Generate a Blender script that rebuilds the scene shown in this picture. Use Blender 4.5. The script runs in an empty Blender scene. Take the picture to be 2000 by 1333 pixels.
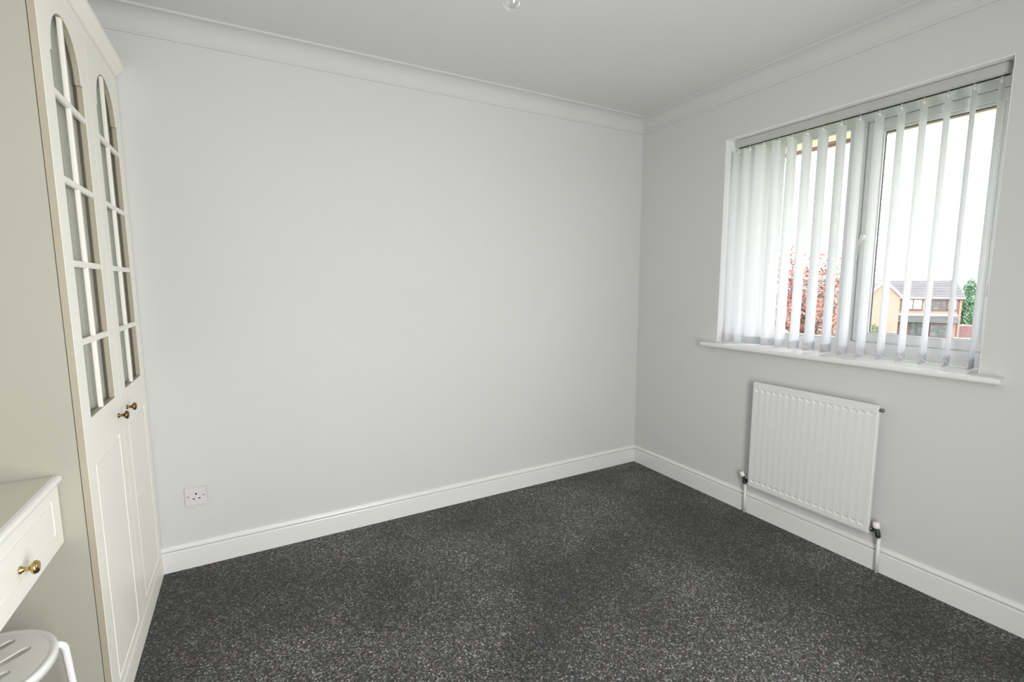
import bpy, bmesh, math, random
from mathutils import Vector, Matrix

S = bpy.context.scene
COL = S.collection
rnd = random.Random(7)
PI = math.pi

# ------------------------------------------------------------------ camera
cam_d = bpy.data.cameras.new('camera')
cam = bpy.data.objects.new('camera', cam_d)
COL.objects.link(cam)
cam_d.sensor_fit = 'HORIZONTAL'
cam_d.sensor_width = 36.0
cam_d.lens = 932.44 / 2000 * 36.0
cam_d.clip_start = 0.02
cam_d.clip_end = 600
RT = (0.8748498510, -0.4843823929, -0.0033816685)
UP = (0.0609012438, 0.1030633959, 0.9928086296)
FW = (0.4805504935, 0.8687644294, -0.1196644867)
cam.matrix_world = Matrix(((RT[0], UP[0], -FW[0], -2.44294),
                           (RT[1], UP[1], -FW[1], -2.55131),
                           (RT[2], UP[2], -FW[2], 1.30490),
                           (0, 0, 0, 1)))
S.camera = cam

# ------------------------------------------------------------------ light: bright overcast sky, added fill lamp behind the camera
w = bpy.data.worlds.new('overcast_sky')
S.world = w
w.use_nodes = True
bg = w.node_tree.nodes['Background']
bg.inputs['Color'].default_value = (0.97, 0.985, 1.0, 1)
bg.inputs['Strength'].default_value = 6.8

def area(name, loc, aim, sx, sy, power, col):
    d = bpy.data.lights.new(name, 'AREA')
    d.shape = 'RECTANGLE'
    d.size = sx
    d.size_y = sy
    d.energy = power
    d.color = col
    o = bpy.data.objects.new(name, d)
    COL.objects.link(o)
    o.location = loc
    o.rotation_euler = (Vector(aim) - Vector(loc)).to_track_quat('-Z', 'Y').to_euler()
    return o
# unseen fill lamp added behind the camera to brighten the room
area('rear_fill', (-1.70, -3.02, 0.98), (-2.35, 0, 0.90), 0.85, 1.85, 66, (1.0, 0.99, 0.965))

S.view_settings.view_transform = 'Standard'
S.view_settings.look = 'None'
S.view_settings.exposure = 0.0
S.view_settings.gamma = 1.0
S.view_settings.use_curve_mapping = False
S.cycles.use_denoising = True
S.cycles.max_bounces = 14
S.cycles.diffuse_bounces = 8
S.cycles.transparent_max_bounces = 24
S.cycles.sample_clamp_indirect = 8.0

# ------------------------------------------------------------------ materials
def mat(name, col, rough=0.5, metal=0.0, spec=0.5, bump=None, var=None, coat=0.0):
    """bump=(scale, strength, distance)  var=(scale, amount)"""
    m = bpy.data.materials.new(name)
    m.use_nodes = True
    nt = m.node_tree
    b = nt.nodes['Principled BSDF']
    b.inputs['Base Color'].default_value = (*col, 1)
    b.inputs['Roughness'].default_value = rough
    b.inputs['Metallic'].default_value = metal
    b.inputs['Specular IOR Level'].default_value = spec
    b.inputs['Coat Weight'].default_value = coat
    tc = nt.nodes.new('ShaderNodeTexCoord')
    if var:
        n = nt.nodes.new('ShaderNodeTexNoise')
        n.inputs['Scale'].default_value = var[0]
        n.inputs['Detail'].default_value = 4
        nt.links.new(tc.outputs['Object'], n.inputs['Vector'])
        r = nt.nodes.new('ShaderNodeValToRGB')
        a = var[1]
        r.color_ramp.elements[0].position = 0.3
        r.color_ramp.elements[1].position = 0.7
        r.color_ramp.elements[0].color = (*[max(0, c * (1 - a)) for c in col], 1)
        r.color_ramp.elements[1].color = (*[min(1, c * (1 + a)) for c in col], 1)
        nt.links.new(n.outputs['Fac'], r.inputs['Fac'])
        nt.links.new(r.outputs['Color'], b.inputs['Base Color'])
    if bump:
        n2 = nt.nodes.new('ShaderNodeTexNoise')
        n2.inputs['Scale'].default_value = bump[0]
        n2.inputs['Detail'].default_value = 3
        nt.links.new(tc.outputs['Object'], n2.inputs['Vector'])
        bn = nt.nodes.new('ShaderNodeBump')
        bn.inputs['Strength'].default_value = bump[1]
        bn.inputs['Distance'].default_value = bump[2]
        nt.links.new(n2.outputs['Fac'], bn.inputs['Height'])
        nt.links.new(bn.outputs['Normal'], b.inputs['Normal'])
    return m

def glass_mat(name, tint, gloss=0.06, edge=0.35):
    m = bpy.data.materials.new(name)
    m.use_nodes = True
    nt = m.node_tree
    for n in list(nt.nodes):
        nt.nodes.remove(n)
    out = nt.nodes.new('ShaderNodeOutputMaterial')
    tr = nt.nodes.new('ShaderNodeBsdfTransparent')
    tr.inputs['Color'].default_value = (*tint, 1)
    gl = nt.nodes.new('ShaderNodeBsdfGlossy')
    gl.inputs['Roughness'].default_value = 0.02
    gl.inputs['Color'].default_value = (1, 1, 1, 1)
    lw = nt.nodes.new('ShaderNodeLayerWeight')
    lw.inputs['Blend'].default_value = edge
    mr = nt.nodes.new('ShaderNodeMapRange')
    mr.inputs['To Min'].default_value = gloss * 0.6
    mr.inputs['To Max'].default_value = gloss * 6
    nt.links.new(lw.outputs['Facing'], mr.inputs['Value'])
    mx = nt.nodes.new('ShaderNodeMixShader')
    nt.links.new(mr.outputs['Result'], mx.inputs['Fac'])
    nt.links.new(tr.outputs[0], mx.inputs[1])
    nt.links.new(gl.outputs[0], mx.inputs[2])
    nt.links.new(mx.outputs[0], out.inputs['Surface'])
    return m

def cloth_mat(name, col, trans=0.5, weave=900):
    m = bpy.data.materials.new(name)
    m.use_nodes = True
    nt = m.node_tree
    for n in list(nt.nodes):
        nt.nodes.remove(n)
    out = nt.nodes.new('ShaderNodeOutputMaterial')
    d = nt.nodes.new('ShaderNodeBsdfDiffuse')
    t = nt.nodes.new('ShaderNodeBsdfTranslucent')
    d.inputs['Color'].default_value = (*col, 1)
    t.inputs['Color'].default_value = (*col, 1)
    mx = nt.nodes.new('ShaderNodeMixShader')
    mx.inputs['Fac'].default_value = trans
    tc = nt.nodes.new('ShaderNodeTexCoord')
    n2 = nt.nodes.new('ShaderNodeTexNoise')
    n2.inputs['Scale'].default_value = weave
    nt.links.new(tc.outputs['Object'], n2.inputs['Vector'])
    bn = nt.nodes.new('ShaderNodeBump')
    bn.inputs['Strength'].default_value = 0.15
    bn.inputs['Distance'].default_value = 0.001
    nt.links.new(n2.outputs['Fac'], bn.inputs['Height'])
    nt.links.new(bn.outputs['Normal'], d.inputs['Normal'])
    nt.links.new(d.outputs[0], mx.inputs[1])
    nt.links.new(t.outputs[0], mx.inputs[2])
    nt.links.new(mx.outputs[0], out.inputs['Surface'])
    return m

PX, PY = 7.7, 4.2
def carpet_mat():
    m = bpy.data.materials.new('charcoal_twist_carpet')
    m.use_nodes = True
    nt = m.node_tree
    N, L = nt.nodes, nt.links
    b = N['Principled BSDF']
    b.inputs['Roughness'].default_value = 0.95
    b.inputs['Specular IOR Level'].default_value = 0.1
    b.inputs['Sheen Weight'].default_value = 0.15
    b.inputs['Sheen Roughness'].default_value = 0.6
    tc = N.new('ShaderNodeTexCoord')
    # single tufts, each a yarn of its own shade
    v = N.new('ShaderNodeTexVoronoi')
    v.inputs['Scale'].default_value = 210
    v.inputs['Randomness'].default_value = 1
    L.new(tc.outputs['Object'], v.inputs['Vector'])
    sx = N.new('ShaderNodeSeparateColor')
    L.new(v.outputs['Color'], sx.inputs['Color'])
    r = N.new('ShaderNodeValToRGB')
    e = r.color_ramp.elements
    e[0].position, e[0].color = 0.0, (0.012, 0.012, 0.013, 1)
    e[1].position, e[1].color = 1.0, (0.38, 0.38, 0.38, 1)
    for p, c in ((0.45, 0.040), (0.75, 0.085), (0.92, 0.18)):
        q = e.new(p)
        q.color = (c, c * 0.99, c, 1)
    L.new(sx.outputs['Red'], r.inputs['Fac'])
    # faint green and wine flecks between the greys
    r2 = N.new('ShaderNodeValToRGB')
    f = r2.color_ramp.elements
    f[0].position, f[0].color = 0.0, (0.80, 1.12, 1.02, 1)
    f[1].position, f[1].color = 1.0, (1.22, 0.86, 0.92, 1)
    q = f.new(0.5)
    q.color = (1, 1, 1, 1)
    n0 = N.new('ShaderNodeTexNoise')
    n0.inputs['Scale'].default_value = 90
    n0.inputs['Detail'].default_value = 2
    L.new(tc.outputs['Object'], n0.inputs['Vector'])
    mr0 = N.new('ShaderNodeMapRange')
    mr0.inputs['From Min'].default_value = 0.3
    mr0.inputs['From Max'].default_value = 0.7
    L.new(n0.outputs['Fac'], mr0.inputs['Value'])
    L.new(mr0.outputs['Result'], r2.inputs['Fac'])
    mu = N.new('ShaderNodeMix')
    mu.data_type = 'RGBA'
    mu.blend_type = 'MULTIPLY'
    mu.inputs['Factor'].default_value = 1
    L.new(r.outputs['Color'], mu.inputs[6])
    L.new(r2.outputs['Color'], mu.inputs[7])
    # broad noise blotches of tone over the pile, offset to choose where they fall
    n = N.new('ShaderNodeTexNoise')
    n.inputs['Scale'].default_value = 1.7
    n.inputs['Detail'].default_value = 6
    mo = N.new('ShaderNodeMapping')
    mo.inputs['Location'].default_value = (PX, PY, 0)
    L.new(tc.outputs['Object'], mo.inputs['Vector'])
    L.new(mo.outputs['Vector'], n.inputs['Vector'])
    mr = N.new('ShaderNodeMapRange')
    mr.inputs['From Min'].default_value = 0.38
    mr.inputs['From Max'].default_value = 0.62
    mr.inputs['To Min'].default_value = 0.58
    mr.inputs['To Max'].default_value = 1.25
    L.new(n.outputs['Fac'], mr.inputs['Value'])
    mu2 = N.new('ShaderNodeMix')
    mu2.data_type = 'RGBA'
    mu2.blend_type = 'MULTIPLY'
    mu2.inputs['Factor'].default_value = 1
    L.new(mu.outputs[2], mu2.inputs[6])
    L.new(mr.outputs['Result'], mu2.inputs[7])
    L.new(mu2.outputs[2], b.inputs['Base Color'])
    bn = N.new('ShaderNodeBump')
    bn.inputs['Strength'].default_value = 0.5
    bn.inputs['Distance'].default_value = 0.004
    L.new(v.outputs['Distance'], bn.inputs['Height'])
    L.new(bn.outputs['Normal'], b.inputs['Normal'])
    return m

def brick_mat(name, c1, c2, mortar):
    m = bpy.data.materials.new(name)
    m.use_nodes = True
    nt = m.node_tree
    b = nt.nodes['Principled BSDF']
    b.inputs['Roughness'].default_value = 0.9
    tc = nt.nodes.new('ShaderNodeTexCoord')
    mp = nt.nodes.new('ShaderNodeMapping')
    mp.inputs['Rotation'].default_value = (PI / 2, 0, 0)
    nt.links.new(tc.outputs['Object'], mp.inputs['Vector'])
    k = nt.nodes.new('ShaderNodeTexBrick')
    k.inputs['Scale'].default_value = 1
    k.inputs['Brick Width'].default_value = 0.225
    k.inputs['Row Height'].default_value = 0.075
    k.inputs['Mortar Size'].default_value = 0.011
    k.inputs['Color1'].default_value = (*c1, 1)
    k.inputs['Color2'].default_value = (*c2, 1)
    k.inputs['Mortar'].default_value = (*mortar, 1)
    nt.links.new(mp.outputs['Vector'], k.inputs['Vector'])
    nt.links.new(k.outputs['Color'], b.inputs['Base Color'])
    return m

def leaf_mat(name, cols, rough=0.6):
    m = bpy.data.materials.new(name)
    m.use_nodes = True
    nt = m.node_tree
    b = nt.nodes['Principled BSDF']
    b.inputs['Roughness'].default_value = rough
    g = nt.nodes.new('ShaderNodeNewGeometry')
    r = nt.nodes.new('ShaderNodeValToRGB')
    e = r.color_ramp.elements
    e[0].color = (*cols[0], 1)
    e[1].color = (*cols[-1], 1)
    for i, c in enumerate(cols[1:-1]):
        q = e.new((i + 1) / (len(cols) - 1))
        q.color = (*c, 1)
    nt.links.new(g.outputs['Random Per Island'], r.inputs['Fac'])
    nt.links.new(r.outputs['Color'], b.inputs['Base Color'])
    return m

M = dict(
    wall=mat('white_wall_paint', (0.62, 0.624, 0.617), 0.75, bump=(260, 0.10, 0.001), var=(1.3, 0.012)),
    ceil=mat('white_ceiling_paint', (0.66, 0.66, 0.653), 0.85, bump=(220, 0.10, 0.001), var=(1.1, 0.012)),
    cove=mat('plaster_coving', (0.61, 0.612, 0.605), 0.8, var=(3, 0.01)),
    gloss=mat('white_gloss_paint', (0.77, 0.77, 0.763), 0.28, var=(5, 0.01)),
    upvc=mat('white_window_plastic', (0.84, 0.845, 0.85), 0.3, var=(6, 0.01)),
    gasket=mat('dark_rubber_gasket', (0.06, 0.06, 0.07), 0.7, var=(30, 0.1)),
    rail=mat('white_aluminium_rail', (0.50, 0.50, 0.49), 0.4, var=(9, 0.02)),
    hook=mat('white_nylon', (0.86, 0.85, 0.82), 0.4, var=(30, 0.02)),
    slat=cloth_mat('white_blind_fabric', (0.69, 0.69, 0.715), 0.38),
    weight=mat('white_plastic_weight', (0.58, 0.57, 0.60), 0.45, var=(40, 0.02)),
    chain=mat('white_bead_chain', (0.8, 0.8, 0.82), 0.35, var=(200, 0.03)),
    net=cloth_mat('ivory_net_curtain', (0.82, 0.82, 0.77), 0.35, 500),
    cream=mat('cream_wardrobe_foil', (0.90, 0.895, 0.825), 0.42, bump=(90, 0.03, 0.001), var=(2.2, 0.012)),
    side=mat('shaded_sage_board', (0.43, 0.426, 0.362), 0.55, bump=(160, 0.05, 0.001), var=(2.0, 0.015)),  # sage-cream board, colour darkened for the weaker light on the side panel
    edge=mat('shaded_beige_edging', (0.42, 0.385, 0.30), 0.5, var=(6, 0.03)),  # beige with shade mixed in, for door edges turned from the window
    inside=mat('wardrobe_inside_board', (0.55, 0.54, 0.46), 0.7, var=(3, 0.03)),
    brass=mat('antique_brass', (0.23, 0.15, 0.07), 0.28, metal=1.0, var=(60, 0.2)),
    brass2=mat('polished_brass', (0.55, 0.40, 0.15), 0.2, metal=1.0, var=(60, 0.15)),
    laminate=mat('pale_sage_laminate', (0.60, 0.595, 0.51), 0.3, var=(3, 0.015)),
    top=mat('white_table_top', (0.84, 0.84, 0.82), 0.3, var=(3, 0.01)),
    stool=mat('white_moulded_plastic', (0.83, 0.83, 0.81), 0.35, bump=(400, 0.05, 0.0005), var=(5, 0.015)),
    steel=mat('white_enamelled_steel', (0.86, 0.85, 0.87), 0.25, var=(20, 0.01)),
    rad=mat('white_radiator_enamel', (0.74, 0.742, 0.735), 0.33, var=(3, 0.008)),
    socket=mat('white_socket_plastic', (0.66, 0.65, 0.655), 0.35, var=(20, 0.01)),
    dark=mat('shadow_black', (0.01, 0.01, 0.01), 0.8, var=(30, 0.2)),
    screw=mat('dull_steel_screw', (0.35, 0.35, 0.35), 0.4, metal=1.0, var=(90, 0.1)),
    chrome=mat('tarnished_chrome', (0.30, 0.29, 0.27), 0.25, metal=1.0, var=(50, 0.25)),
    verd=mat('dark_green_brass', (0.045, 0.06, 0.045), 0.45, metal=0.6, var=(50, 0.3)),
    bulb=glass_mat('clear_bulb_glass', (0.97, 0.97, 0.97), 0.12, 0.5),
    glass=glass_mat('window_glass', (0.985, 0.99, 0.985), 0.02, 0.3),
    wglass=glass_mat('cabinet_glass', (0.90, 0.91, 0.89), 0.03, 0.3),
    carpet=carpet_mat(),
    soffit=mat('cream_soffit_board', (0.72, 0.63, 0.54), 0.6, var=(4, 0.04)),
    fascia=mat('brown_fascia_board', (0.27, 0.18, 0.165), 0.6, var=(5, 0.1)),
    brick=brick_mat('orange_brick', (0.34, 0.195, 0.150), (0.28, 0.155, 0.118), (0.38, 0.31, 0.28)),
    obrick=brick_mat('buff_brick', (0.45, 0.24, 0.15), (0.38, 0.2, 0.12), (0.5, 0.42, 0.36)),
    tile=mat('grey_concrete_tile', (0.20, 0.19, 0.205), 0.85, var=(0.8, 0.12)),
    tile2=mat('dark_slate_tile', (0.15, 0.15, 0.16), 0.85, var=(0.8, 0.15)),
    white=mat('white_exterior_board', (0.72, 0.72, 0.72), 0.5, var=(2, 0.03)),
    brown=mat('dark_brown_window_wood', (0.13, 0.065, 0.07), 0.5, var=(3, 0.15)),
    pane=mat('dark_house_window_glass', (0.10, 0.12, 0.14), 0.08, spec=0.8, var=(1.5, 0.4)),
    paneb=mat('net_curtained_house_glass', (0.68, 0.68, 0.66), 0.15, spec=0.8, var=(1.5, 0.08)),
    fence=mat('brown_fence_board', (0.20, 0.10, 0.11), 0.8, var=(4, 0.2)),
    lawn=mat('far_lawn', (0.16, 0.20, 0.09), 0.95, var=(0.6, 0.3)),
    bark=mat('grey_brown_bark', (0.14, 0.10, 0.09), 0.9, var=(9, 0.3)),
    redleaf=leaf_mat('copper_leaves', [(0.13, 0.055, 0.06), (0.27, 0.11, 0.10), (0.40, 0.20, 0.15), (0.16, 0.08, 0.09)]),
    conifer=leaf_mat('conifer_green', [(0.07, 0.15, 0.10), (0.17, 0.29, 0.19), (0.27, 0.39, 0.25)]),
    bush=leaf_mat('pale_green_leaves', [(0.13, 0.16, 0.07), (0.22, 0.25, 0.13), (0.32, 0.31, 0.2)]),
    haze=leaf_mat('hazed_bare_twigs', [(0.62, 0.62, 0.5), (0.72, 0.70, 0.62), (0.66, 0.70, 0.56)]),  # twig colour bleached to stand for haze and overexposed sky
    car=mat('pale_blue_car_paint', (0.32, 0.50, 0.62), 0.25, coat=0.6, var=(1, 0.04)),
    tyre=mat('black_tyre', (0.02, 0.02, 0.02), 0.8, var=(9, 0.2)),
)

# ------------------------------------------------------------------ mesh helpers
class MB:
    def __init__(self):
        self.v, self.f = [], []
        self.sm = []

    def add(self, verts, faces, smooth=False):
        o = len(self.v)
        self.v += [tuple(p) for p in verts]
        self.f += [tuple(i + o for i in f) for f in faces]
        self.sm += [smooth] * len(faces)
        return self

    def box(self, x0, x1, y0, y1, z0, z1):
        v = [(x, y, z) for x in (x0, x1) for y in (y0, y1) for z in (z0, z1)]
        f = [(0, 1, 3, 2), (4, 6, 7, 5), (0, 4, 5, 1), (2, 3, 7, 6), (0, 2, 6, 4), (1, 5, 7, 3)]
        return self.add(v, f)

    def loops(self, rings, closed_ring=True, cap=True, smooth=True):
        """skin a list of equally long point rings"""
        n = len(rings[0])
        v = [p for r in rings for p in r]
        f = []
        m = n if closed_ring else n - 1
        for i in range(len(rings) - 1):
            for j in range(m):
                a, b = i * n + j, i * n + (j + 1) % n
                f.append((a, b, b + n, a + n))
        self.add(v, f, smooth)
        if cap:
            o = len(self.v) - len(v)
            self.f += [tuple(o + j for j in reversed(range(n))), tuple(o + (len(rings) - 1) * n + j for j in range(n))]
            self.sm += [False, False]
        return self

    def lathe(self, prof, c, axis='z', n=20, smooth=True):
        """prof: list of (radius, height) along the axis from c"""
        rings = []
        for r, h in prof:
            ring = []
            for k in range(n):
                t = 2 * PI * k / n
                a, b = r * math.cos(t), r * math.sin(t)
                if axis == 'z':
                    p = (c[0] + a, c[1] + b, c[2] + h)
                elif axis == 'x':
                    p = (c[0] + h, c[1] + a, c[2] + b)
                else:
                    p = (c[0] + b, c[1] + h, c[2] + a)
                ring.append(p)
            rings.append(ring)
        return self.loops(rings, True, True, smooth)

    def tube(self, pts, r, n=8, r2=None):
        pts = [Vector(p) for p in pts]
        rings = []
        ref = Vector((0.123, 0.456, 0.88)).normalized()
        for i, p in enumerate(pts):
            a = pts[max(0, i - 1)]
            b = pts[min(len(pts) - 1, i + 1)]
            d = (b - a).normalized()
            s = d.cross(ref)
            if s.length < 0.05:
                s = d.cross(Vector((1, 0, 0)))
            s.normalize()
            t = d.cross(s)
            rr = r if r2 is None else r + (r2 - r) * i / (len(pts) - 1)
            rings.append([p + (s * math.cos(2 * PI * k / n) + t * math.sin(2 * PI * k / n)) * rr for k in range(n)])
        return self.loops(rings)

    def build(self, name, m, parent=None, bevel=0.0, seg=2):
        me = bpy.data.meshes.new(name)
        me.from_pydata(self.v, [], self.f)
        me.polygons.foreach_set('use_smooth', self.sm)
        bm = bmesh.new()
        bm.from_mesh(me)
        bmesh.ops.recalc_face_normals(bm, faces=bm.faces)
        if bevel:
            bmesh.ops.bevel(bm, geom=[e for e in bm.edges if len(e.link_faces) == 2 and e.calc_face_angle(0) > 0.6],
                            offset=bevel, segments=seg, affect='EDGES', clamp_overlap=True)
        bm.to_mesh(me)
        bm.free()
        me.materials.append(M[m])
        o = bpy.data.objects.new(name, me)
        COL.objects.link(o)
        if parent:
            o.parent = parent
        return o

def plate(mb, outer, holes, t0, t1, to3):
    """flat plate with holes; 2D loops, thickness from t0 to t1, to3(u, v, t) -> point"""
    bm = bmesh.new()
    es = []
    for lp in [outer] + holes:
        vs = [bm.verts.new((p[0], p[1], 0)) for p in lp]
        es += [bm.edges.new((vs[i], vs[(i + 1) % len(vs)])) for i in range(len(vs))]
    bmesh.ops.triangle_fill(bm, use_beauty=True, use_dissolve=False, edges=es)
    bm.verts.index_update()
    P = [(v.co.x, v.co.y) for v in bm.verts]
    F = [tuple(v.index for v in f.verts) for f in bm.faces]
    n = len(P)
    mb.add([to3(u, v, t0) for u, v in P] + [to3(u, v, t1) for u, v in P],
           F + [tuple(i + n for i in reversed(f)) for f in F])
    k = 0
    o = len(mb.v) - 2 * n
    for lp in [outer] + holes:
        m = len(lp)
        for i in range(m):
            a, b = o + k + i, o + k + (i + 1) % m
            mb.f.append((a, b, b + n, a + n))
            mb.sm.append(False)
        k += m
    bm.free()

def sweep(mb, prof, path):
    """prof: (offset from wall, z); path: 3 functions-free list of (origin, inward) pairs"""
    rings = [[(p[0] + o * d[0], p[1] + o * d[1], z) for o, z in prof] for p, d in path]
    mb.loops(rings, True, True, False)

def tag(o, label=None, cat=None, group=None, kind=None):
    if label:
        o['label'] = label
    if cat:
        o['category'] = cat
    if group:
        o['group'] = group
    if kind:
        o['kind'] = kind
    return o

def empty(name, loc=(0, 0, 0), rz=0.0):
    o = bpy.data.objects.new(name, None)
    o.empty_display_size = 0.1
    COL.objects.link(o)
    o.location = loc
    o.rotation_euler = (0, 0, rz)
    return o

def struct(o, label, cat):
    return tag(o, label, cat, kind='structure')

# ------------------------------------------------------------------ the room shell
X0, Y0, H = -3.46, -3.10, 2.40           # left wall, rear wall, ceiling; corner of back and window wall is the origin
WY0, WY1, WZ0, WZ1 = -1.841, -0.6626, 0.926, 2.1118    # window opening
WT = 0.27

mb = MB()
mb.box(X0 - 0.1, WT, Y0 - 0.1, 0.1, -0.12, 0)
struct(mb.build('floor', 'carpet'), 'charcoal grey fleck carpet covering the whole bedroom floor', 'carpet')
mb = MB()
mb.box(X0 - 0.1, WT, Y0 - 0.1, 0.1, H, H + 0.12)
struct(mb.build('ceiling', 'ceil'), 'plain white painted ceiling over the bedroom', 'ceiling')
mb = MB()
mb.box(X0 - 0.1, WT, 0, 0.1, 0, H)
struct(mb.build('wall_back', 'wall'), 'bare white wall with the single socket', 'wall')
mb = MB()
mb.box(0, WT, Y0 - 0.1, WY0, 0, H)
mb.box(0, WT, WY1, 0, 0, H)
mb.box(0, WT, WY0, WY1, 0, WZ0)
mb.box(0, WT, WY0, WY1, WZ1, H)
struct(mb.build('wall_right', 'wall'), 'white wall with the window and the radiator', 'wall')
mb = MB()
mb.box(X0 - 0.1, X0, Y0 - 0.1, 0, 0, H)
struct(mb.build('wall_left', 'wall'), 'white wall behind the wardrobe and dressing table', 'wall')
mb = MB()
mb.box(X0, 0, Y0 - 0.1, Y0, 0, H)
struct(mb.build('wall_front', 'wall'), 'white wall behind the viewer, out of the picture', 'wall')

# skirting boards with a moulded top
SK = [(0, 0), (0.018, 0), (0.018, 0.0895), (0.0170, 0.0930), (0.0150, 0.0948), (0.0050, 0.0952), (0.0050, 0.0992), (0.0135, 0.0998), (0.0144, 0.1035),
      (0.0124, 0.108), (0.0092, 0.1112), (0.0088, 0.1128), (0.0068, 0.1160), (0.0030, 0.1178), (0, 0.1178)]
mb = MB()
sweep(mb, SK, [((X0, 0), (0, -1)), ((0, 0), (-1, -1))])
struct(mb.build('baseboard_back', 'gloss'), 'white moulded skirting board along the bare back wall', 'skirting board')
mb = MB()
sweep(mb, SK, [((0, 0), (-1, -1)), ((0, Y0), (-1, 1))])
struct(mb.build('baseboard_right', 'gloss'), 'white moulded skirting board under the radiator and window', 'skirting board')
# coving
ZC, CP = 2.3153, 0.0847
CV = [(0, ZC), (0.006, ZC), (0.008, ZC + 0.006)]
for k in range(9):
    a = k / 8 * PI / 2
    rr = CP - 0.012
    CV.append((0.010 + (rr - 0.003) * (1 - math.cos(a)), ZC + 0.008 + (rr - 0.004) * math.sin(a)))
CV += [(CP - 0.002, H - 0.007), (CP, H - 0.005), (CP, H), (0, H)]
mb = MB()
sweep(mb, CV, [((X0, 0), (0, -1)), ((0, 0), (-1, -1))])
struct(mb.build('trim_1', 'cove'), 'white concave plaster coving above the bare back wall', 'coving')
mb = MB()
sweep(mb, CV, [((0, 0), (-1, -1)), ((0, Y0), (-1, 1))])
struct(mb.build('trim_2', 'cove'), 'white concave plaster coving above the window wall', 'coving')

# ------------------------------------------------------------------ window
win = empty('window_1', (0.16, -1.25, 0.95))
struct(win, 'white plastic casement window in the right wall, fixed pane left and opening sash right', 'window')
def wpart(mb, name, m, bev=0.003, parent=win):
    o = mb.build(name, m, None, bev)
    o.data.transform(Matrix.Translation((-0.16, 1.25, -0.95)))
    o.parent = parent
    return o
def ring(mb, y0, y1, z0, z1, a, x0, x1):
    """rectangular frame ring, a = (left(+y), right(-y), bottom, top) widths"""
    to3 = lambda u, v, t: (t, u, v)
    plate(mb, [(y0, z0), (y1, z0), (y1, z1), (y0, z1)],
          [[(y0 + a[1], z0 + a[2]), (y1 - a[0], z0 + a[2]), (y1 - a[0], z1 - a[3]), (y0 + a[1], z1 - a[3])]], x0, x1, to3)
FX = 0.160
mb = MB()
to3 = lambda u, v, t: (t, u, v)
plate(mb, [(WY0, 0.951), (WY1, 0.951), (WY1, WZ1), (WY0, WZ1)],
      [[(-1.241, 1.0175), (-0.727, 1.0175), (-0.727, 2.050), (-1.241, 2.050)],
       [(-1.8255, 1.0165), (-1.305, 1.0165), (-1.305, 2.0525), (-1.8255, 2.0525)]], FX, FX + 0.065, to3)
wpart(mb, 'outer_frame', 'upvc')
mb = MB()
ring(mb, -1.241, -0.727, 1.0175, 2.050, (0.004, 0.004, 0.004, 0.004), FX + 0.028, FX + 0.040)
wpart(mb, 'gasket', 'gasket', 0)
mb = MB()
ring(mb, -1.241, -0.727, 1.0175, 2.050, (0.012, 0.012, 0.012, 0.012), FX + 0.012, FX + 0.030)
wpart(mb, 'glazing_bead', 'upvc', 0.003)
mb = MB().box(FX + 0.033, FX + 0.037, -1.240, -0.728, 1.0185, 2.049)
wpart(mb, 'pane', 'glass', 0)
mb = MB()
ring(mb, -1.8235, -1.307, 1.0185, 2.0505, (0.052, 0.044, 0.036, 0.044), FX + 0.010, FX + 0.062)
sash = wpart(mb, 'sash', 'upvc', 0.004)
def spart(mb, name, m, bev=0.0):
    o = mb.build(name, m, None, bev)
    o.data.transform(Matrix.Translation((-0.16, 1.25, -0.95)))
    o.parent = sash
    return o
mb = MB()
ring(mb, -1.7795, -1.359, 1.0545, 2.0065, (0.013, 0.013, 0.009, 0.010), FX + 0.018, FX + 0.034)
spart(mb, 'glazing_bead', 'upvc', 0.003)
mb = MB()
ring(mb, -1.7675, -1.371, 1.0625, 1.9975, (0.003, 0.003, 0.003, 0.004), FX + 0.030, FX + 0.040)
spart(mb, 'gasket', 'gasket')
mb = MB().box(FX + 0.034, FX + 0.038, -1.768, -1.371, 1.062, 1.998)
spart(mb, 'pane', 'glass')
# handle on the sash: rose, spindle and a cranked lever hanging down
mb = MB().box(FX - 0.004, FX + 0.010, -1.348, -1.322, 1.490, 1.560)
hd = spart(mb, 'handle', 'hook', 0.004)
mb = MB()
mb.lathe([(0.010, 0), (0.011, -0.010), (0.009, -0.022), (0.004, -0.026)], (FX - 0.003, -1.333, 1.520), 'x', 14)
mb.loops([[(x + a * 0.35, y + a, z + b) for a, b in ((-s * 0.6, -s), (s * 0.6, -s), (s * 0.6, s), (-s * 0.6, s))]
          for x, y, z, s in ((FX - 0.020, -1.333, 1.522, 0.010), (FX - 0.026, -1.330, 1.508, 0.009), (FX - 0.028, -1.325, 1.488, 0.008),
                             (FX - 0.027, -1.321, 1.455, 0.0075), (FX - 0.030, -1.319, 1.415, 0.007))])
spart(mb, 'handle_lever', 'hook', 0.002)
# white lining of the recess
mb = MB()
mb.box(0.001, FX, WY1 - 0.003, WY1, 0.951, WZ1)
mb.box(0.001, FX, WY0, WY0 + 0.003, 0.951, WZ1)
mb.box(0.001, FX, WY0 + 0.003, WY1 - 0.003, WZ1 - 0.003, WZ1)
wpart(mb, 'recess_lining', 'upvc', 0)
# sill board with rounded nose and ears
mb = MB()
pr = [(0.16, 0.926), (-0.042, 0.926), (-0.048, 0.929), (-0.0505, 0.9345), (-0.0505, 0.9425), (-0.048, 0.948), (-0.042, 0.951), (0.16, 0.951)]
mb.loops([[(x, y, z) for x, z in pr] for y in (WY0, WY1)], True, True, False)
pe = [(0.0, 0.926)] + pr[1:7] + [(0.0, 0.951)]
mb.loops([[(x, y, z) for x, z in pe] for y in (-1.914, WY0)], True, True, False)
mb.loops([[(x, y, z) for x, z in pe] for y in (WY1, -0.5846)], True, True, False)
wpart(mb, 'window_board', 'gloss', 0)

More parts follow.
